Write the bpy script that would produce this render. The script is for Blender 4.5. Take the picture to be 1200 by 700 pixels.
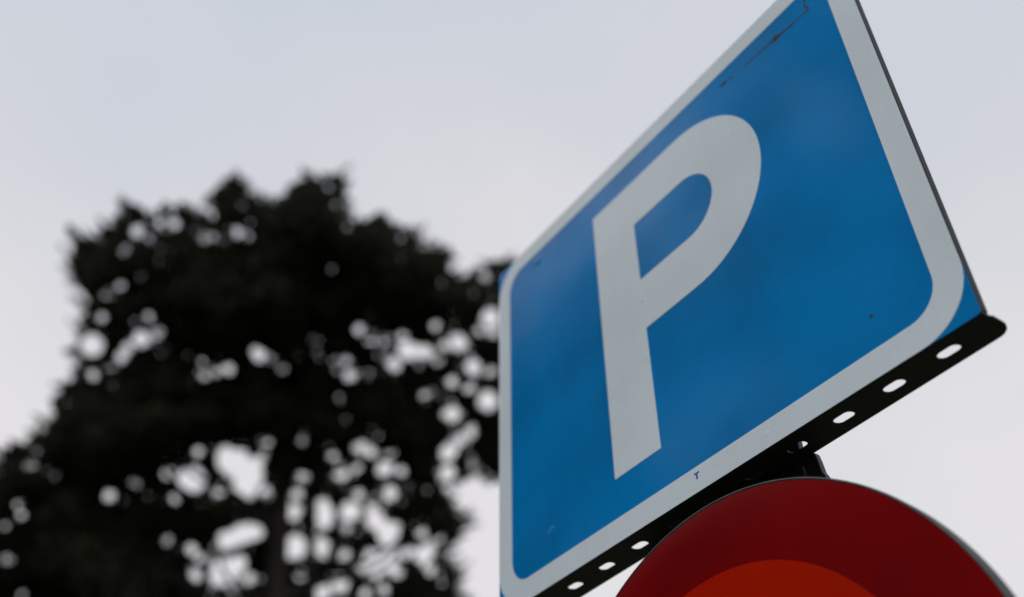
import bpy, bmesh, math, random
import numpy as np
from mathutils import Vector, Matrix

scene = bpy.context.scene
for o in list(bpy.data.objects):
    bpy.data.objects.remove(o, do_unlink=True)
rng = np.random.default_rng(11)
random.seed(11)

# ------------------------------------------------------------------ camera
BASE = 2.15                       # height of the parking sign's lower edge above the ground
EYE = Vector((0.86088, -0.58531, BASE - 0.46747))
RIGHT = Vector((0.56988988, 0.82168028, -0.00818796))
UP = Vector((0.54696127, -0.37188006, 0.75002573))
FWD = Vector((-0.61323641, 0.43191057, 0.66135797))
cam_data = bpy.data.cameras.new("camera")
cam = bpy.data.objects.new("camera", cam_data)
scene.collection.objects.link(cam)
m3 = Matrix((RIGHT, UP, -FWD)).transposed()
cam.matrix_world = Matrix.Translation(EYE) @ m3.to_4x4()
cam_data.sensor_width = 36.0
cam_data.lens = 36.35
cam_data.clip_start = 0.02
cam_data.clip_end = 5000.0
cam_data.dof.use_dof = True
cam_data.dof.focus_distance = 0.88
cam_data.dof.aperture_fstop = 2.7
scene.camera = cam

# ------------------------------------------------------------------ sky, sun, exposure
SUN_AZ = math.radians(163)        # compass angle from +Y towards +X of the veiled sun
SUN_EL = math.radians(54)
world = bpy.data.worlds.new("World")
scene.world = world
world.use_nodes = True
wn = world.node_tree
wn.nodes.clear()


def node(tree, kind, **kw):
    n = tree.nodes.new(kind)
    for k, v in kw.items():
        if k.startswith("in_"):
            key = k[3:]
            n.inputs[int(key) if key.isdigit() else key.replace("_", " ")].default_value = v
        else:
            setattr(n, k, v)
    return n


def ramp(tree, stops):
    r = tree.nodes.new("ShaderNodeValToRGB")
    while len(r.color_ramp.elements) < len(stops):
        r.color_ramp.elements.new(0.5)
    for e, (p, c) in zip(r.color_ramp.elements, stops):
        e.position = p
        e.color = (c[0], c[1], c[2], 1.0)
    return r


sky = node(wn, "ShaderNodeTexSky", sky_type="NISHITA", sun_disc=False, sun_elevation=SUN_EL,
           sun_rotation=SUN_AZ, air_density=1.0, dust_density=2.0, ozone_density=1.5)
tc = node(wn, "ShaderNodeTexCoord")
mp = node(wn, "ShaderNodeMapping")
mp.inputs["Scale"].default_value = (1.0, 1.0, 1.8)
mp.inputs["Location"].default_value = (0.35, 1.1, 0.2)
wn.links.new(tc.outputs["Generated"], mp.inputs["Vector"])
cn = node(wn, "ShaderNodeTexNoise", in_Scale=2.1, in_Detail=5.0, in_Roughness=0.5)
wn.links.new(mp.outputs["Vector"], cn.inputs["Vector"])
# an even overcast: cool grey-blue thin cloud against paler, warmer cloud
# paler and warmer towards the low sun's height, cooler overhead
sep = node(wn, "ShaderNodeSeparateXYZ")
wn.links.new(tc.outputs["Generated"], sep.inputs["Vector"])
low = node(wn, "ShaderNodeMapRange")
low.inputs["From Min"].default_value = 0.35
low.inputs["From Max"].default_value = 0.9
low.inputs["To Min"].default_value = 0.5
low.inputs["To Max"].default_value = -0.12
wn.links.new(sep.outputs["Z"], low.inputs["Value"])
mad = node(wn, "ShaderNodeMath", operation="MULTIPLY_ADD")
mad.inputs[1].default_value = 1.0
wn.links.new(cn.outputs["Fac"], mad.inputs[0])
wn.links.new(low.outputs["Result"], mad.inputs[2])
cloud = ramp(wn, [(0.25, (6.4, 6.85, 7.65)), (0.55, (7.0, 7.15, 7.65)), (0.9, (8.4, 8.15, 8.28))])
wn.links.new(mad.outputs["Value"], cloud.inputs["Fac"])
mix = node(wn, "ShaderNodeMixRGB", blend_type="MIX")
mix.inputs["Fac"].default_value = 0.9
wn.links.new(sky.outputs["Color"], mix.inputs["Color1"])
wn.links.new(cloud.outputs["Color"], mix.inputs["Color2"])
bg = node(wn, "ShaderNodeBackground", in_Strength=0.1)
wn.links.new(mix.outputs["Color"], bg.inputs["Color"])
wo = node(wn, "ShaderNodeOutputWorld")
wn.links.new(bg.outputs["Background"], wo.inputs["Surface"])

sun_data = bpy.data.lights.new("sun", "SUN")
sun_data.energy = 1.3
sun_data.angle = math.radians(25)
sun_data.color = (1.0, 0.97, 0.93)
sun = bpy.data.objects.new("sun", sun_data)
sd = Vector((math.sin(SUN_AZ) * math.cos(SUN_EL), math.cos(SUN_AZ) * math.cos(SUN_EL), math.sin(SUN_EL)))
sun.rotation_euler = sd.to_track_quat("Z", "Y").to_euler()
sun.location = (0, 0, 40)
scene.collection.objects.link(sun)

scene.view_settings.view_transform = "Standard"
scene.view_settings.look = "None"
scene.view_settings.exposure = 0.0
scene.view_settings.gamma = 1.0
scene.view_settings.use_curve_mapping = False
scene.render.engine = "CYCLES"
scene.cycles.use_denoising = True

# ------------------------------------------------------------------ materials


def material(name):
    m = bpy.data.materials.new(name)
    m.use_nodes = True
    t = m.node_tree
    return m, t, t.nodes["Principled BSDF"]


def sheeting(name, color, rough, speck, spec=0.5, dirt_and_reflection=0.0, coat=0.0, wave=0.02):
    """Reflective sign sheeting: fine glass-bead grain, faint unevenness, sparse grimy specks."""
    m, t, b = material(name)
    co = node(t, "ShaderNodeTexCoord")
    grain = node(t, "ShaderNodeTexNoise", in_Scale=900.0, in_Detail=2.0)
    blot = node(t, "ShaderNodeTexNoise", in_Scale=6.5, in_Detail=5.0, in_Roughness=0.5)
    for n in (grain, blot):
        t.links.new(co.outputs["Object"], n.inputs["Vector"])
    g = ramp(t, [(0.3, (1 - speck,) * 3), (0.7, (1.0,) * 3)])
    t.links.new(grain.outputs["Fac"], g.inputs["Fac"])
    k = ramp(t, [(0.35, (1 - dirt_and_reflection,) * 3), (0.6, (1.0,) * 3)])  # blots of grime; on the blue face they paint in soft reflections
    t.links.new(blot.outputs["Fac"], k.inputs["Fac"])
    m1 = node(t, "ShaderNodeMixRGB", blend_type="MULTIPLY", in_Fac=1.0)
    m1.inputs["Color1"].default_value = (*color, 1)
    t.links.new(g.outputs["Color"], m1.inputs["Color2"])
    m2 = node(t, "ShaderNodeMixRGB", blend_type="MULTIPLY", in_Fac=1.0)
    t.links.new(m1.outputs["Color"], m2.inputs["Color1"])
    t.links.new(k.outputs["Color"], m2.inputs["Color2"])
    # faint vertical rain streaks
    smap = node(t, "ShaderNodeMapping")
    smap.inputs["Scale"].default_value = (70.0, 70.0, 2.5)
    t.links.new(co.outputs["Object"], smap.inputs["Vector"])
    sn = node(t, "ShaderNodeTexNoise", in_Scale=1.0, in_Detail=3.0)
    t.links.new(smap.outputs["Vector"], sn.inputs["Vector"])
    sr = ramp(t, [(0.35, (0.982,) * 3), (0.55, (1.0,) * 3)])
    t.links.new(sn.outputs["Fac"], sr.inputs["Fac"])
    ms = node(t, "ShaderNodeMixRGB", blend_type="MULTIPLY", in_Fac=1.0)
    t.links.new(m2.outputs["Color"], ms.inputs["Color1"])
    t.links.new(sr.outputs["Color"], ms.inputs["Color2"])
    m2 = ms
    # rare dark specks
    vor = node(t, "ShaderNodeTexVoronoi", feature="F1", in_Scale=26.0)
    t.links.new(co.outputs["Object"], vor.inputs["Vector"])
    sp = ramp(t, [(0.02, (0.25,) * 3), (0.035, (1.0,) * 3)])
    t.links.new(vor.outputs["Distance"], sp.inputs["Fac"])
    m3_ = node(t, "ShaderNodeMixRGB", blend_type="MULTIPLY", in_Fac=0.8)
    t.links.new(m2.outputs["Color"], m3_.inputs["Color1"])
    t.links.new(sp.outputs["Color"], m3_.inputs["Color2"])
    t.links.new(m3_.outputs["Color"], b.inputs["Base Color"])
    b.inputs["Roughness"].default_value = rough
    b.inputs["Specular IOR Level"].default_value = spec
    b.inputs["Coat Weight"].default_value = coat
    b.inputs["Coat Roughness"].default_value = 0.18
    warp = node(t, "ShaderNodeTexNoise", in_Scale=7.0, in_Detail=1.0)
    t.links.new(co.outputs["Object"], warp.inputs["Vector"])
    bp = node(t, "ShaderNodeBump", in_Strength=wave, in_Distance=0.05)
    t.links.new(warp.outputs["Fac"], bp.inputs["Height"])
    bp2 = node(t, "ShaderNodeBump", in_Strength=0.06, in_Distance=0.0006)
    t.links.new(grain.outputs["Fac"], bp2.inputs["Height"])
    t.links.new(bp.outputs["Normal"], bp2.inputs["Normal"])
    t.links.new(bp2.outputs["Normal"], b.inputs["Normal"])
    return m


def plain(name, color, rough, metal=0.0, scale=60.0, vary=0.35, bump=0.1, dist=0.001):
    m, t, b = material(name)
    co = node(t, "ShaderNodeTexCoord")
    nz = node(t, "ShaderNodeTexNoise", in_Scale=scale, in_Detail=5.0, in_Roughness=0.6)
    t.links.new(co.outputs["Object"], nz.inputs["Vector"])
    r = ramp(t, [(0.3, tuple(c * (1 - vary) for c in color)), (0.7, tuple(min(1, c * (1 + vary)) for c in color))])
    t.links.new(nz.outputs["Fac"], r.inputs["Fac"])
    t.links.new(r.outputs["Color"], b.inputs["Base Color"])
    b.inputs["Roughness"].default_value = rough
    b.inputs["Metallic"].default_value = metal
    bp = node(t, "ShaderNodeBump", in_Strength=bump, in_Distance=dist)
    t.links.new(nz.outputs["Fac"], bp.inputs["Height"])
    t.links.new(bp.outputs["Normal"], b.inputs["Normal"])
    return m


BLUE = sheeting("blue_sheeting", (0.0, 0.245, 0.67), 0.15, 0.14, spec=0.48, dirt_and_reflection=0.24, wave=0.03)  # lighter and darker blots are cloudy reflections painted into the blue
WHITE = sheeting("white_sheeting", (0.77, 0.88, 0.97), 0.25, 0.08, spec=0.5, dirt_and_reflection=0.06)
RED = sheeting("dark_red_sheeting", (0.205, 0.0006, 0.002), 0.25, 0.12, spec=0.15, dirt_and_reflection=0.2)
ORANGE = sheeting("orange_red_sheeting", (0.46, 0.012, 0.0), 0.25, 0.12, spec=0.1, dirt_and_reflection=0.15)
SPOT = plain("dark_stain", (0.0, 0.05, 0.14), 0.6)
RIM = plain("grey_aluminium_rim", (0.075, 0.10, 0.10), 0.5)
RIM.node_tree.nodes["Principled BSDF"].inputs["Specular IOR Level"].default_value = 0.25
BLACK = plain("black_frame_coating", (0.012, 0.012, 0.011), 0.6, vary=0.4)
LIP = plain("dull_grey_aluminium", (0.02, 0.026, 0.025), 0.5, metal=0.0)
LIP.node_tree.nodes["Principled BSDF"].inputs["Specular IOR Level"].default_value = 0.15
STEEL = plain("black_painted_steel", (0.012, 0.013, 0.013), 0.45, vary=0.4)
GALV = plain("weathered_dark_steel", (0.06, 0.062, 0.065), 0.6, metal=0.0, scale=30)
CRACK = plain("exposed_dark_metal", (0.018, 0.016, 0.015), 0.8, vary=0.5, scale=300)
INK = plain("blue_ink", (0.0, 0.07, 0.35), 0.5)
BARK = plain("pine_bark", (0.02, 0.016, 0.013), 0.9, scale=6, vary=0.5, bump=0.8, dist=0.05)
LEAF = plain("pine_needles", (0.020, 0.023, 0.009), 1.0, scale=1.5, vary=0.35, bump=0.0)
GROUND = plain("dry_grass_ground", (0.05, 0.055, 0.03), 0.95, scale=1.2, vary=0.4, bump=0.5, dist=0.04)

# ------------------------------------------------------------------ builders


def link(name, me, mat, parent=None, loc=None, smooth=False):
    o = bpy.data.objects.new(name, me)
    scene.collection.objects.link(o)
    if mat is not None and not me.materials:
        me.materials.append(mat)
    if smooth:
        for p in me.polygons:
            p.use_smooth = True
        me.set_sharp_from_angle(angle=math.radians(32))
    if parent is not None:
        o.parent = parent
    if loc is not None:
        o.location = loc
    return o


def thing(name, label, cat, loc, group=None):
    o = bpy.data.objects.new(name, None)
    o.empty_display_size = 0.1
    scene.collection.objects.link(o)
    o.location = loc
    o["label"] = label
    o["category"] = cat
    if group:
        o["group"] = group
    return o


def prism(loops, lo, hi, axis="y", bevel=0.0):
    """A plate with an outline and holes (lists of 2-D points), extruded between lo and hi along an axis."""
    bm = bmesh.new()
    edges = []
    for lp in loops:
        vs = [bm.verts.new((p[0], p[1], 0)) for p in lp]
        edges += [bm.edges.new((vs[i], vs[(i + 1) % len(vs)])) for i in range(len(vs))]
    bmesh.ops.triangle_fill(bm, use_beauty=True, use_dissolve=False, edges=edges)
    ret = bmesh.ops.extrude_face_region(bm, geom=list(bm.faces))
    for v in [g for g in ret["geom"] if isinstance(g, bmesh.types.BMVert)]:
        v.co.z = 1.0
    for v in bm.verts:
        a, b, t = v.co
        d = lo + (hi - lo) * t
        v.co = (a, d, b) if axis == "y" else (a, b, d)
    bmesh.ops.recalc_face_normals(bm, faces=bm.faces)
    if bevel:
        es = [e for e in bm.edges if len(e.link_faces) == 2 and e.calc_face_angle() > 0.6]
        bmesh.ops.bevel(bm, geom=es, offset=bevel, segments=2, affect="EDGES", profile=0.5)
    me = bpy.data.meshes.new("plate")
    bm.to_mesh(me)
    bm.free()
    return me


def rounded(x0, z0, x1, z1, r, n=14):
    pts = []
    for cx, cz, a0 in ((x1 - r, z1 - r, 0), (x0 + r, z1 - r, 90), (x0 + r, z0 + r, 180), (x1 - r, z0 + r, 270)):
        for i in range(n + 1):
            a = math.radians(a0 + 90 * i / n)
            pts.append((cx + r * math.cos(a), cz + r * math.sin(a)))
    return pts


def lathe(profile, n=96, axis="y"):
    """Revolve (radius, depth) pairs round the y or z axis."""
    verts, faces = [], []
    rings = []
    for r, d in profile:
        if r < 1e-6:
            verts.append((0, d, 0) if axis == "y" else (0, 0, d))
            rings.append([len(verts) - 1])
        else:
            ids = []
            for i in range(n):
                a = 2 * math.pi * i / n
                c, s = r * math.cos(a), r * math.sin(a)
                verts.append((c, d, s) if axis == "y" else (c, s, d))
                ids.append(len(verts) - 1)
            rings.append(ids)
    for A, B in zip(rings, rings[1:]):
        for i in range(n):
            j = (i + 1) % n
            if len(A) == 1:
                faces.append((A[0], B[i], B[j]))
            elif len(B) == 1:
                faces.append((A[i], B[0], A[j]))
            else:
                faces.append((A[i], B[i], B[j], A[j]))
    me = bpy.data.meshes.new("lathe")
    me.from_pydata(verts, [], faces)
    bm = bmesh.new()
    bm.from_mesh(me)
    bmesh.ops.recalc_face_normals(bm, faces=bm.faces)
    bm.to_mesh(me)
    bm.free()
    return me


def tube(points, radii, n=10):
    verts, faces = [], []
    prev = None
    for k, (p, r) in enumerate(zip(points, radii)):
        p = Vector(p)
        d = (Vector(points[min(k + 1, len(points) - 1)]) - Vector(points[max(k - 1, 0)])).normalized()
        a = d.cross(Vector((0.3, 0.2, 1)) if abs(d.z) < 0.9 else Vector((1, 0.2, 0))).normalized()
        if prev is not None:
            a = (prev - d * prev.dot(d)).normalized()
        prev = a
        b = d.cross(a)
        for i in range(n):
            t = 2 * math.pi * i / n
            verts.append(p + (a * math.cos(t) + b * math.sin(t)) * r)
    for k in range(len(points) - 1):
        for i in range(n):
            j = (i + 1) % n
            faces.append((k * n + i, k * n + j, (k + 1) * n + j, (k + 1) * n + i))
    faces.append(tuple(range(n))[::-1])
    faces.append(tuple((len(points) - 1) * n + i for i in range(n)))
    me = bpy.data.meshes.new("tube")
    me.from_pydata([tuple(v) for v in verts], [], faces)
    return me


def hexbolt(name, parent, loc, axis="y", r=0.0085, h=0.006):
    pts = [(r * math.cos(math.pi / 3 * i), r * math.sin(math.pi / 3 * i)) for i in range(6)]
    return link(name, prism([pts], 0, h, axis, bevel=0.0008), STEEL, parent, loc)


# ------------------------------------------------------------------ ground
bm = bmesh.new()
N = 40
ext = [-1500, -700, -320, -150, -80, -45, -25] + [-14 + 2 * i for i in range(15)] + [25, 45, 80, 150, 320, 700, 1500]
grid = {}
for i, x in enumerate(ext):
    for j, y in enumerate(ext):
        z = -0.02 + 0.012 * math.sin(x * 0.7) * math.cos(y * 0.9)
        grid[i, j] = bm.verts.new((x, y, z))
for i in range(len(ext) - 1):
    for j in range(len(ext) - 1):
        bm.faces.new((grid[i, j], grid[i + 1, j], grid[i + 1, j + 1], grid[i, j + 1]))
me = bpy.data.meshes.new("ground")
bm.to_mesh(me)
bm.free()
g = link("ground", me, GROUND)
g["kind"] = "structure"

# ------------------------------------------------------------------ parking sign
W, H = 0.6, 0.491
sign = thing("parking_sign", "large blue parking sign with white letter P and white border, above the round red sign",
             "road sign", (0, 0, BASE))
T = 0.0085                                        # depth of the folded rim
link("panel", prism([rounded(0, 0.0021, W, H, 0.003, 4)], 0.0012, T, "y", bevel=0.0004), LIP, sign)
e = 0.0006
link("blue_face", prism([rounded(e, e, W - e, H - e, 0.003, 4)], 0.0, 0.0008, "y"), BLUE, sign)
bw = 0.0252
link("border", prism([rounded(e, e, W - e, H - e, 0.050, 24), rounded(bw, bw, W - bw, H - bw, 0.029, 24)],
                     -0.0003, 0.0006, "y"), WHITE, sign)
# the letter: a stem and a round bowl
cz, R1, R2 = 0.322, 0.1088, 0.0418
outer = [(0.2018, 0.067), (0.2698, 0.067), (0.2698, cz - R1)]
outer += [(0.348 + R1 * math.cos(a), cz + R1 * math.sin(a)) for a in np.linspace(-math.pi / 2, math.pi / 2, 40)]
outer += [(0.2018, cz + R1)]
inner = [(0.2698, cz - R2)]
inner += [(0.347 + R2 * math.cos(a), cz + R2 * math.sin(a)) for a in np.linspace(-math.pi / 2, math.pi / 2, 30)]
inner += [(0.2698, cz + R2)]
link("letter", prism([outer, inner], -0.0003, 0.0006, "y"), WHITE, sign)

# tiny maker's letter T printed on the lower border
tm = [(0.31 + (x - 0.31) * 0.95, 0.0162 + (z - 0.0162) * 0.95) for x, z in [(0.3066, 0.0198), (0.3134, 0.0198), (0.3134, 0.0181), (0.3110, 0.0181), (0.3110, 0.0126), (0.3090, 0.0126),
      (0.3090, 0.0181), (0.3066, 0.0181)]]
link("small_letter", prism([tm], -0.00042, 0.0004, "y"), INK, sign)


# the split in the sheeting near the top edge, with the dark metal showing through
def streak(pts):
    up_ = [(x, z + w * 0.8) for x, z, w in pts]
    dn = [(x, z - w * 0.8) for x, z, w in pts][::-1]
    return up_ + dn


bmx = bmesh.new()
for pts in ([(0.4262, .4462, .0008), (0.4295, .4456, .0022), (0.434, .4452, .0026), (0.4375, .4449, .001)],
            [(0.4405, .4449, .0008), (0.443, .4446, .0018), (0.4455, .4444, .0008)],
            [(0.459, .4424, .0005), (0.468, .4416, .0011), (0.48, .4408, .0008), (0.492, .4399, .0012), (0.5005, .4393, .0012),
             (0.5035, .4390, .0030), (0.507, .4387, .0056), (0.5105, .4387, .0048), (0.514, .4378, .0022), (0.522, .4366, .0014),
             (0.528, .4359, .0024), (0.534, .4356, .0013), (0.543, .4353, .0011), (0.5512, .4351, .0016)]):
    loop = streak(pts)
    vs = [bmx.verts.new((x, -0.00012, z)) for x, z in loop]
    n = len(pts)
    for i in range(n - 1):
        bmx.faces.new((vs[i], vs[i + 1], vs[2 * n - 2 - i], vs[2 * n - 1 - i]))
side = [(0.5512, .4345), (0.5530, .4360), (0.5521, .4385), (0.5498, .4430), (0.5500, .4470), (0.5516, .4530), (0.5521, .4640)]
lv = [bmx.verts.new((x - 0.001, -0.00013, z)) for x, z in side]
rv = [bmx.verts.new((x + 0.001, -0.00013, z)) for x, z in side]
for i in range(len(side) - 1):
    bmx.faces.new((lv[i], rv[i], rv[i + 1], lv[i + 1]))
bmesh.ops.recalc_face_normals(bmx, faces=bmx.faces)
me = bpy.data.meshes.new("crack")
bmx.to_mesh(me)
bmx.free()
ck = link("crack", me, CRACK, sign)
ck["label"] = "dark zigzag crack in the blue sheeting under the top border"

# small dents and blisters pressed into the sheet
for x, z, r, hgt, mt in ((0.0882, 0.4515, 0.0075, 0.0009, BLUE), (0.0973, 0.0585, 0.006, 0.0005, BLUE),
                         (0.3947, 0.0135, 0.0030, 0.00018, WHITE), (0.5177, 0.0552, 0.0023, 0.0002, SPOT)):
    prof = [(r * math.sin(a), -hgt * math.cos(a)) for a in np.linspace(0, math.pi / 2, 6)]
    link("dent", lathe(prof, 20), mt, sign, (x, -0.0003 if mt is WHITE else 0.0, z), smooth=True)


# slotted flanges folded back along the lower and the upper edge
def flange():
    def k(x):
        return 1.0 + 0.20 * (1 - x / W)           # the fold widens a little towards the left
    r = 0.012
    out = [(0.0, 0.0011), (W, 0.0011), (W, T), (W + 0.0014, T + 0.003)]
    out += [(W + 0.0014 - r + r * math.cos(a), 0.0345 - r + r * math.sin(a)) for a in np.linspace(0.0, math.pi / 2, 10)]
    out += [((x, 0.0345 * k(x))) for x in (0.45, 0.3, 0.15)]
    out += [(-0.0014 + r - r * math.sin(a), 0.0345 * 1.2 - r + r * math.cos(a)) for a in np.linspace(0, math.pi / 2, 10)]
    out += [(-0.0014, T + 0.003), (0.0, T)]
    loops = [out]
    for i in range(11):
        cx = 0.5581 - 0.0503 * i
        cy = 0.0180 * k(cx)
        hl, hw = 0.0095, 0.0053
        s = []
        for a in np.linspace(-math.pi / 2, math.pi / 2, 9):
            s.append((cx + hl - hw + hw * math.cos(a), cy + hw * math.sin(a)))
        for a in np.linspace(math.pi / 2, 1.5 * math.pi, 9):
            s.append((cx - hl + hw + hw * math.cos(a), cy + hw * math.sin(a)))
        loops.append(s)
    return prism(loops, 0.0, 0.0018, "z", bevel=0.0003)


fl = flange()
link("flange", fl, BLACK, sign, (0, 0, 0.0))
link("flange", fl, BLACK, sign, (0, 0, H - 0.0018))

# ------------------------------------------------------------------ round red sign
RC = (0.3155, -0.004, BASE - 0.2665)
RR = 0.2468
disc = thing("round_sign", "round dark red sign with orange red centre and grey rim, under the parking sign",
             "road sign", RC)
rim = [(RR - 0.0016, 0.0012), (RR - 0.0013, -0.0002), (RR - 0.0005, -0.0006), (RR + 0.0003, -0.0002), (RR + 0.0006, 0.0008),
       (RR + 0.0004, 0.0016), (RR - 0.0010, 0.0020)]
link("rim", lathe(rim + [rim[0]], 160), RIM, disc, smooth=True)
shell = [(RR - 0.0012, 0.0022), (RR + 0.0001, 0.0022), (RR + 0.0001, 0.011), (RR - 0.0008, 0.012), (RR - 0.012, 0.012),
         (RR - 0.012, 0.0108), (RR - 0.0022, 0.0108), (RR - 0.0022, 0.0035)]
link("rim_wall", lathe(shell + [shell[0]], 160), LIP, disc, smooth=True)
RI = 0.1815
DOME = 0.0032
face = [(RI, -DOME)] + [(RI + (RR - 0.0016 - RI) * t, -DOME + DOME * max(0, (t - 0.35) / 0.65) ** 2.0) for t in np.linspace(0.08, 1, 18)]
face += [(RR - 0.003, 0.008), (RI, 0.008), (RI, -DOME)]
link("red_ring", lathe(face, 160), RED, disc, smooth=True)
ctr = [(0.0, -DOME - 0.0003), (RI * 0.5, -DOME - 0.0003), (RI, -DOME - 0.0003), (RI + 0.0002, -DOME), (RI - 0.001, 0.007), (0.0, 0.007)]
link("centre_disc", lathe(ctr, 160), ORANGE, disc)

# ------------------------------------------------------------------ post with clamps
PX, PY = 0.307, 0.078
post = thing("sign_post", "steel post with black clamp brackets holding both signs from behind", "post", (PX, PY, 0))
link("pole", lathe([(0.0, -0.3), (0.03, -0.3), (0.03, BASE + 0.42), (0.0, BASE + 0.42)], 40, "z"), GALV, post)
link("cap", lathe([(0.0305, BASE + 0.41), (0.033, BASE + 0.41), (0.033, BASE + 0.425), (0.025, BASE + 0.433), (0.0, BASE + 0.435)], 40, "z"), STEEL, post)


def bracket(z, xl, xr, cut=True):
    # plate outline seen from the front, its upper right corner stepped back
    if cut:
        pl = [(xl, -0.07), (xr + 0.001, -0.07), (xr + 0.001, -0.026), (xr - 0.0005, -0.020), (xr - 0.0025, -0.016),
              (xr - 0.004, -0.004), (xr - 0.0055, 0.0035), (xr - 0.0195, 0.0075), (xr - 0.0195, 0.034), (xr - 0.026, 0.040), (xl, 0.040)]
    else:
        pl = rounded(xl, -0.035, xr, 0.035, 0.008, 5)
    me_ = prism([pl], 0.0405, 0.0475, "y", bevel=0.0012)
    b_ = link("clamp_bracket", me_, STEEL, post, (-PX, -PY, z))
    rib = prism([rounded(xl + 0.012, -0.066, xr - 0.016, -0.004, 0.004, 4)], 0.036, 0.0410, "y", bevel=0.0012)
    link("bracket_pad", rib, STEEL, b_)
    band = []
    for a in np.linspace(math.radians(-20), math.radians(200), 28):
        band.append((PX + 0.0345 * math.cos(a), PY + 0.0345 * math.sin(a)))
    for a in np.linspace(math.radians(200), math.radians(-20), 28):
        band.append((PX + 0.0305 * math.cos(a), PY + 0.0305 * math.sin(a)))
    link("band", prism([band], -0.018, 0.018, "z"), STEEL, b_)
    for s in (-1, 1):
        link("clamp_arm", prism([rounded(PX + s * 0.028 - 0.004, 0.0475, PX + s * 0.028 + 0.004, 0.068, 0.002, 3)], -0.018, 0.018, "z"), STEEL, b_)
    for bx in (xl + 0.03, xr - 0.03):
        hexbolt("bolt", b_, (bx, 0.030, -0.030))
    return b_


bracket(BASE, 0.20, 0.412)
bracket(BASE + 0.42, 0.24, 0.374, cut=False)
bracket(BASE - 0.36, 0.24, 0.374, cut=False)
for zz in (BASE - 0.36,):
    link("spacer", prism([rounded(0.25, -0.03, 0.364, 0.03, 0.006, 4)], 0.0085, 0.0380, "y"), STEEL, post, (-PX, -PY, zz))


# ------------------------------------------------------------------ pine tree
# the crown is laid out in metres in its own plane (sideways, along the slope of sight), then given its depth
MID = Vector((-15.3013, 4.6858, BASE + 11.4991))
DEEP = Vector((-0.7774241, 0.25354762, 0.57560869))
SIDE = Vector((0.31006455, 0.95071551, 0.0))
RISE = Vector((0.54724011, -0.17847585, 0.81772528))
CROWN_EDGE = ((-4.49,-5.94),(-4.84,-2.98),(-4.21,-2.21),(-4.06,-1.86),(-3.74,-1.6),(-3.5,-1.34),(-3.4,-1.08),(-3.37,-0.64),(-3.21,-0.13),(-3.19,0.12),(-3.25,0.52),(-3.23,0.93),(-3.33,1.29),(-3.56,1.57),(-3.7,1.74),(-3.66,1.95),(-3.42,2.18),(-3.26,2.38),(-3.06,2.59),(-2.95,2.81),(-2.75,2.99),(-2.54,2.95),(-2.37,2.83),(-2.24,2.93),(-2.12,3.04),(-1.99,3.18),(-1.77,3.16),(-1.57,3.1),(-1.39,2.86),(-1.26,3.02),(-1.42,3.61),(-1.34,3.8),(-1.07,3.93),(-0.89,3.67),(-0.71,3.45),(-0.51,3.58),(-0.21,3.77),(0.02,3.92),(0.15,4.12),(0.31,4.28),(0.56,4.25),(0.66,4.44),(0.84,4.38),(0.87,4.05),(1.03,3.72),(1.2,3.56),(1.45,3.58),(1.61,3.79),(1.8,3.83),(1.92,3.61),(2.08,3.51),(2.27,3.62),(2.46,3.59),(2.62,3.39),(2.86,3.31),(3.2,3.42),(3.16,3.14),(3.23,2.97),(3.41,2.84),(3.71,2.88),(3.94,3.14),(4.1,3.27),(4.48,3.43),(5.41,3.25),(6.24,1.58),(6.16,-0.23),(5.35,-0.91),(4.9,-0.94),(4.49,-0.66),(4.37,-1.02),(4.12,-1.09),(3.72,-1.15),(3.89,-1.43),(4.13,-1.81),(4.46,-1.95),(4.42,-2.15),(4.17,-2.42),(4.04,-2.69),(4.33,-2.94),(4.51,-3.39),(4.88,-5.01))
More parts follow.
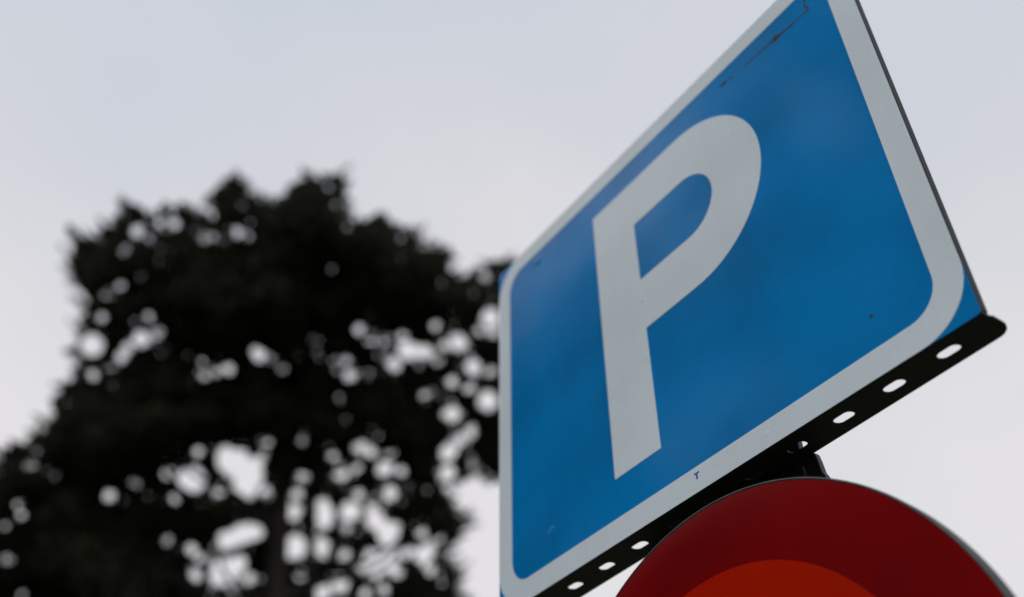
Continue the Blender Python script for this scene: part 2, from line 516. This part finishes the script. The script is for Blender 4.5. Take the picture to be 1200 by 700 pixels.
CROWN_GAPS = ((-2.29,0.65,0.19),(-2.01,0.82,0.15),(-2.56,0.23,0.15),(-2.48,0.44,0.15),(-2.22,1.11,0.1),(-3.04,0.93,0.11),(-3.12,0.38,0.24),(-2.98,-0.17,0.13),(-0.83,0.25,0.13),(-0.59,0.35,0.16),(-1.0,0.17,0.1),(-1.4,0.5,0.06),(-0.09,0.74,0.19),(0.17,0.7,0.13),(1.04,0.94,0.15),(0.97,1.22,0.11),(1.75,1.56,0.15),(2.03,1.34,0.15),(2.29,1.35,0.13),(2.64,1.53,0.16),(2.79,1.3,0.23),(2.56,1.0,0.18),(3.11,1.35,0.19),(3.25,1.91,0.13),(3.79,1.65,0.21),(3.49,1.54,0.13),(1.7,0.61,0.16),(1.59,0.91,0.13),(2.11,0.71,0.13),(0.61,0.27,0.15),(1.61,0.15,0.08),(4.17,1.22,0.19),(4.16,0.78,0.16),(4.55,1.16,0.16),(4.59,0.58,0.24),(3.79,0.85,0.16),(3.29,0.46,0.16),(3.9,0.21,0.19),(4.36,2.29,0.23),(4.17,1.97,0.13),(4.46,1.98,0.16),(4.34,-0.11,0.16),(4.16,-0.27,0.16),(2.22,-0.71,0.13),(1.05,-0.79,0.13),(0.36,-1.03,0.15),(-2.76,2.65,0.15),(-1.51,2.8,0.13),(-0.93,3.01,0.15),(-2.27,2.16,0.08),(-2.52,1.81,0.08),(-2.86,1.58,0.13),(-3.05,1.37,0.11),(-2.91,2.23,0.1),(-2.51,2.57,0.1),(-2.11,2.95,0.13),(-2.38,2.9,0.1),(0.99,2.64,0.06),(4.1,3.08,0.13),(4.26,2.85,0.13),(-0.86,-1.82,0.29),(-1.31,-1.77,0.15),(-1.12,-1.54,0.11),(-0.85,-1.29,0.13),(-0.32,-1.92,0.15),(-0.2,-1.33,0.32),(0.13,-1.56,0.32),(0.16,-1.88,0.24),(-0.34,-1.21,0.16),(-2.27,-2.32,0.16),(-1.88,-2.03,0.11),(-1.1,-2.22,0.1),(-3.69,-1.72,0.08),(-3.73,-1.96,0.11),(-3.44,-2.03,0.05),(-3.28,-2.1,0.05),(-3.81,-2.71,0.08),(-3.7,-2.88,0.1),(-3.92,-3.11,0.08),(-3.75,-3.68,0.11),(-1.09,-2.99,0.11),(0.28,-2.76,0.29),(-0.02,-2.88,0.23),(0.5,-2.65,0.19),(-0.61,-3.12,0.15),(-0.43,-3.25,0.13),(-0.44,-3.57,0.16),(0.04,-3.44,0.29),(0.29,-3.27,0.19),(0.53,-3.5,0.16),(0.27,-3.81,0.16),(-0.09,-3.77,0.11),(-3.41,-4.28,0.08),(0.26,-1.37,0.16),(0.51,-1.83,0.15),(0.32,-1.69,0.16),(1.11,-2.16,0.19),(1.28,-2.79,0.24),(1.31,-2.98,0.19),(1.47,-3.31,0.15),(1.35,-3.71,0.11),(1.14,-1.81,0.15),(1.17,-1.4,0.13),(1.7,-2.13,0.24),(1.65,-1.92,0.16),(1.78,-2.31,0.16),(1.76,-2.73,0.21),(1.84,-2.97,0.15),(1.9,-1.28,0.18),(2.18,-1.14,0.15),(1.68,-0.99,0.13),(2.2,-2.01,0.23),(2.31,-1.66,0.16),(2.18,-2.34,0.13),(2.73,-2.1,0.23),(3.02,-2.31,0.26),(2.6,-1.87,0.13),(2.94,-1.53,0.18),(3.29,-1.37,0.11),(2.72,-1.09,0.19),(3.07,-1.09,0.15),(2.41,-0.8,0.16),(2.16,-0.84,0.13),(2.76,-0.83,0.13),(2.87,-2.92,0.29),(3.11,-2.8,0.24),(2.72,-3.02,0.19),(3.31,-3.06,0.15),(2.23,-2.83,0.16),(1.9,-3.58,0.23),(2.25,-3.41,0.21),(2.77,-3.51,0.15),(3.13,-3.38,0.13),(3.43,-2.68,0.13),(3.8,-2.63,0.23),(3.7,-2.22,0.15),(3.91,-2.45,0.13),(4.0,-2.94,0.13),(4.01,-0.99,0.19),(3.94,-0.57,0.19),(4.0,-0.38,0.13),(4.5,-0.74,0.13))
SHOOTS = ((-3.65,2.17,-3.98,2.5),(-3.42,2.18,-3.57,2.3),(-2.81,2.88,-3.16,3.17),(-3.06,2.56,-3.33,2.53),(-2.25,2.86,-2.4,3.22),(-1.95,3.05,-2.07,3.34),(-3.14,0.26,-3.53,0.17),(-1.3,3.59,-1.41,3.82),(-0.97,3.66,-0.98,3.98),(0.79,4.12,0.75,4.5),(0.36,4.03,0.24,4.32),(1.8,3.62,1.69,3.92),(3.07,3.12,3.28,3.49),(2.41,3.47,2.33,3.72),(-3.48,-1.41,-3.56,-1.16),(-3.98,-2.0,-4.21,-1.77))
TRUNK_LINE = ((1.04,-4.76),(0.99,-3.96),(0.89,-2.84),(0.76,-1.55),(0.67,-0.39),(0.57,0.77),(0.44,2.12))
STEM_LINE = ((1.79,-4.68),(1.63,-3.56),(1.47,-2.44),(1.35,-1.29),(1.25,-0.13),(1.19,1.05))
LIMB_ENDS = ((-0.32,-2.55),(-1.4,-2.66),(-2.36,-3.26),(-3.21,-2.75),(-2.52,-1.7),(-1.74,-0.94),(-1.22,-0.37),(-2.59,-0.59),(-2.63,1.2),(-3.39,1.89),(-1.97,1.83),(-0.78,1.55),(-1.13,3.36),(-0.07,3.06),(0.7,3.92),(1.77,3.26),(1.62,2.17),(2.81,2.39),(3.88,2.41),(4.71,2.93),(5.3,1.59),(2.48,0.24),(3.82,-0.41),(5.23,-0.2),(3.71,-1.8),(4.08,-1.92),(4.24,-3.33),(2.48,-2.64),(-0.31,-4.27),(-2.23,-4.65),(3.44,-4.17),(-0.46,2.46))


def place(u, v, w=0.0):
    return MID + SIDE * u + RISE * v + DEEP * w


def inside(poly, x, y):
    x, y = np.asarray(x), np.asarray(y)
    c = np.zeros(x.shape, bool)
    n = len(poly)
    for i in range(n):
        x1, y1 = poly[i]
        x2, y2 = poly[(i + 1) % n]
        hit = ((y1 > y) != (y2 > y)) & (x < (x2 - x1) * (y - y1) / ((y2 - y1) or 1e-9) + x1)
        c ^= hit
    return c


tree = thing("pine_tree", "tall broad dark pine standing out of focus behind the parking sign", "tree", (0, 0, 0))


# trunk and stem follow the drawn lines and stand upright: depth chosen so that they stay over their foot
def upright(line, foot, shift):
    pts = []
    for u, v in line:
        p = place(u, v)
        # slide along the line of sight until the point stands over the trunk's plane
        w = (foot - p).dot(Vector((DEEP.x, DEEP.y, 0)).normalized()) / Vector((DEEP.x, DEEP.y, 0)).length
        pts.append(p + DEEP * (w + shift))
    return pts


# ground point below the visible trunk
tl = upright(TRUNK_LINE, MID, 0.0)
foot = Vector((tl[0].x + (tl[0].x - tl[3].x) * 0.5, tl[0].y + (tl[0].y - tl[3].y) * 0.5, -0.3))
tree.location = (foot.x, foot.y, 0)


def part(name, me, mat, smooth=False):
    o = link(name, me, mat, tree, smooth=smooth)
    o.matrix_parent_inverse = Matrix.Translation(-Vector(tree.location))
    return o


lo = tl[0]
below = [foot, foot.lerp(lo, 0.3) + Vector((0.06, 0.03, 0)), foot.lerp(lo, 0.65) + Vector((-0.04, 0.05, 0))]
part("trunk", tube(below + tl, [0.36, 0.29, 0.26] + [0.215, 0.20, 0.185, 0.165, 0.14, 0.11, 0.06], 14), BARK, True)
sl = upright(STEM_LINE, MID, 0.25)
part("stem", tube([lo + Vector((0.05, 0.15, -1.6)), lo.lerp(sl[0], 0.8) + Vector((0, 0, -0.9))] + sl,
                  [0.13, 0.11, 0.08, 0.075, 0.07, 0.06, 0.05, 0.03], 10), BARK, True)

for i, (u, v) in enumerate(LIMB_ENDS):
    end = place(u, v, rng.uniform(-1.2, 1.2))
    hgt = end.z - rng.uniform(0.6, 1.8)
    zs = [p.z for p in tl]
    t = min(max((hgt - zs[0]) / (zs[-1] - zs[0]), -0.05), 0.97) * (len(tl) - 1)
    k = int(max(0, min(len(tl) - 2, math.floor(t))))
    start = tl[k].lerp(tl[k + 1], t - k)
    pts = []
    for s in np.linspace(0, 1, 7):
        p = start.lerp(end, s)
        p.z += -0.35 * math.sin(math.pi * s) + 0.12 * math.sin(9 * s + i)
        p += SIDE * 0.10 * math.sin(7 * s + i * 2)
        pts.append(p)
    part("limb", tube(pts, np.linspace(0.075, 0.015, 7), 7), BARK, True)

# needle tufts
edge = np.array(CROWN_EDGE)
lo_, hi_ = edge.min(0), edge.max(0)
gaps = np.array(CROWN_GAPS)
# finer pinholes scattered round the gaps and through the thin outer foliage
ring = np.vstack([edge, edge[:1]])
seg_a, seg_b = ring[:-1], ring[1:]


def edge_distance(x, y):
    p = np.stack([x, y], axis=1)[:, None]
    d = seg_b - seg_a
    k = np.clip(((p - seg_a) * d).sum(2) / (d * d).sum(1), 0, 1)
    return np.hypot(*np.moveaxis(p - (seg_a + d * k[..., None]), 2, 0)).min(1)


extra = []
for gu, gv, gr in gaps:
    for _ in range(8 if gr > 0.12 else 1):
        a, r = rng.uniform(0, 2 * math.pi), gr + rng.exponential(0.2)
        extra.append((gu + r * math.cos(a), gv + r * math.sin(a) * 0.8, rng.uniform(0.012, 0.05)))
pu, pv = rng.uniform(lo_[0], hi_[0], 2600), rng.uniform(lo_[1], hi_[1], 2600)
near = edge_distance(pu, pv)
for x, y, d in zip(pu, pv, near):
    if d < 0.8 and y > -1.5 and rng.uniform() < 0.12 * (1 - d):
        extra.append((x, y, rng.uniform(0.02, 0.05)))
main_gaps = gaps.copy()
# small openings read as full discs once out of focus, so they are cut smaller than they look
main_gaps[:, 2] = np.where(gaps[:, 2] < 0.17, 0.025 + gaps[:, 2] * 0.48, gaps[:, 2] - 0.045)
gaps = np.vstack([main_gaps, np.array(extra)])
SIGHT = 20.8                       # metres from the viewpoint to the middle of the crown
NT = 42000
cu = rng.uniform(lo_[0], hi_[0], NT)
cv = rng.uniform(lo_[1], hi_[1], NT)
# the outline is ragged: wobble the test points a little before asking whether they lie inside
wu = 0.10 * np.sin(cv * 17.0 + cu * 5.0) + 0.07 * np.sin(cv * 31.0 - cu * 23.0) + rng.normal(0, 0.05, NT)
wv = 0.10 * np.sin(cu * 19.0 - cv * 4.0) + 0.07 * np.sin(cu * 37.0 + cv * 21.0) + rng.normal(0, 0.05, NT)
ok = inside(CROWN_EDGE, cu + wu, cv + wv)
cu, cv = cu[ok], cv[ok]
dist = np.full(cu.shape, 9.0)
for gu, gv, gr in main_gaps:
    dist = np.minimum(dist, np.hypot(cu - gu, cv - gv) - gr)
deep = np.clip(1.2 + dist * 1.6, 1.2, 3.4)
cw = rng.uniform(-1, 1, cu.shape) * deep
cr = rng.uniform(0.10, 0.24, cu.shape)
rim_d = edge_distance(cu, cv)
cr = np.minimum(cr, 0.085 + rim_d * 0.35)
# short needle sprays standing off the outline all round
for k in range(len(edge) - 1):
    a, b = edge[k], edge[k + 1]
    for _ in range(int(np.hypot(*(b - a)) / 0.07) + 1):
        p = a + (b - a) * rng.uniform()
        g = p + np.array([p[0] * 0.06 + rng.normal(0, 0.12), rng.uniform(0.08, 0.34)]) * rng.uniform(0.3, 1.2)
        w0 = rng.normal(0, 0.5)
        for s in np.linspace(-0.3, 1, 7):
            q = p + (g - p) * s
            cu = np.append(cu, q[0])
            cv = np.append(cv, q[1])
            cw = np.append(cw, w0)
            cr = np.append(cr, 0.085 - 0.04 * s)
# the slim upright shoots that stick out of the outline
for a, b, c, d in SHOOTS:
    for s in np.linspace(0, 1, 26):
        cu = np.append(cu, a + (c - a) * s + rng.normal(0, 0.02))
        cv = np.append(cv, b + (d - b) * s + rng.normal(0, 0.02))
        cw = np.append(cw, rng.normal(0, 0.15))
        cr = np.append(cr, 0.12 - 0.06 * s)
cu, cv = cu * (1 + cw / SIGHT), cv * (1 + cw / SIGHT)
cen = (np.array(MID)[None] + cu[:, None] * np.array(SIDE) + cv[:, None] * np.array(RISE) + cw[:, None] * np.array(DEEP))
K = 22
n = len(cen)
dirs = rng.normal(size=(n, K, 3))
dirs[..., 2] += 0.35
dirs /= np.linalg.norm(dirs, axis=2, keepdims=True)
base = cen[:, None] + dirs * (cr[:, None, None] * 0.15)
ln = cr[:, None, None] * rng.uniform(0.75, 1.25, (n, K, 1))
tip = base + dirs * ln
sidev = np.cross(dirs, rng.normal(size=(n, K, 3)))
sidev /= np.linalg.norm(sidev, axis=2, keepdims=True)
midp = base * 0.45 + tip * 0.55
wd = 0.02
quad = np.stack([base, midp + sidev * wd, tip, midp - sidev * wd], axis=2).reshape(-1, 3)
# openings: lines of sight that stay free of needles right through the crown
rel = quad.reshape(-1, 4, 3)[:, [0, 1, 2]] - np.array(MID)
qw = rel @ np.array(DEEP)
qu = rel @ np.array(SIDE) / (1 + qw / SIGHT)
qv = rel @ np.array(RISE) / (1 + qw / SIGHT)
free = np.ones(len(rel), bool)
for gu, gv, gr in gaps:
    sel = np.abs(qu[:, 0] - gu) < gr + 0.35
    sel &= np.abs(qv[:, 0] - gv) < gr + 0.35
    ids = np.nonzero(sel & free)[0]
    hit = ((qu[ids] - gu) ** 2 + (qv[ids] - gv) ** 2 < gr * gr).any(1)
    hit &= rng.uniform(size=len(ids)) > (0.0 if gr > 0.09 else rng.choice([0.0, 0.04, 0.12]))   # some openings keep a thin veil of needles
    free[ids[hit]] = False
quad = quad.reshape(-1, 4, 3)[free].reshape(-1, 3)
nf = int(free.sum())
me = bpy.data.meshes.new("crown")
me.vertices.add(nf * 4)
me.vertices.foreach_set("co", quad.astype(np.float32).ravel())
me.loops.add(nf * 4)
me.loops.foreach_set("vertex_index", np.arange(nf * 4, dtype=np.int32))
me.polygons.add(nf)
me.polygons.foreach_set("loop_start", np.arange(0, nf * 4, 4, dtype=np.int32))
me.update()
me.validate()
cr_o = part("crown", me, LEAF)
print("tufts", n, "needle faces", nf)

cr_o["kind"] = "stuff"

# ------------------------------------------------------------------ unseen wood added behind the viewpoint for its dark reflection in the signs
NW = 64000
ang = rng.uniform(math.radians(-15), math.radians(80), NW)       # from -Y round towards -X
rad = rng.uniform(14.0, 18.0, NW)
deg = np.degrees(ang)
topz = np.interp(deg, [-15, 5, 20, 30, 36, 41, 46, 52, 60, 80], [11, 16, 25, 28.5, 23.0, 16.6, 17.0, 16.0, 15.0, 13])
topz = topz + 0.7 * np.sin(ang * 31.0) + 0.5 * np.sin(ang * 67.0 + 1.0)
wz = topz * rng.uniform(0, 1, NW) ** 0.7
el = np.degrees(np.arctan2(wz - 1.7, rad))
keep = np.ones(NW, bool)
openings = [(43.0, 34.0, 1.5), (40.5, 36.5, 1.2), (27.5, 50.0, 1.8), (37.0, 37.0, 1.0)]  # gaps shaped to put lighter patches into the blue face's reflection
openings += [(rng.uniform(5, 75), rng.uniform(22, 48), rng.uniform(0.4, 0.9)) for _ in range(16)]
for a0, e0, r0 in openings:
    keep &= (deg - a0) ** 2 * 0.6 + (el - e0) ** 2 > (r0 * rng.uniform(0.8, 1.1, NW)) ** 2
ang, rad, wz = ang[keep], rad[keep], wz[keep]
NW = len(ang)
wc = np.stack([-rad * np.sin(ang), -rad * np.cos(ang), wz], axis=1)
d1 = rng.normal(size=(NW, 3)); d1 /= np.linalg.norm(d1, axis=1, keepdims=True)
d2 = np.cross(d1, rng.normal(size=(NW, 3))); d2 /= np.linalg.norm(d2, axis=1, keepdims=True)
sz = rng.uniform(0.12, 0.3, (NW, 1))
q = np.stack([wc - d1 * sz, wc + d2 * sz * 0.5, wc + d1 * sz, wc - d2 * sz * 0.5], axis=1).reshape(-1, 3)
me = bpy.data.meshes.new("reflection_woodland")
me.vertices.add(NW * 4)
me.vertices.foreach_set("co", q.astype(np.float32).ravel())
me.loops.add(NW * 4)
me.loops.foreach_set("vertex_index", np.arange(NW * 4, dtype=np.int32))
me.polygons.add(NW)
me.polygons.foreach_set("loop_start", np.arange(0, NW * 4, 4, dtype=np.int32))
me.update()
me.validate()
wd_o = link("reflection_woodland", me, LEAF)
wd_o["kind"] = "stuff"
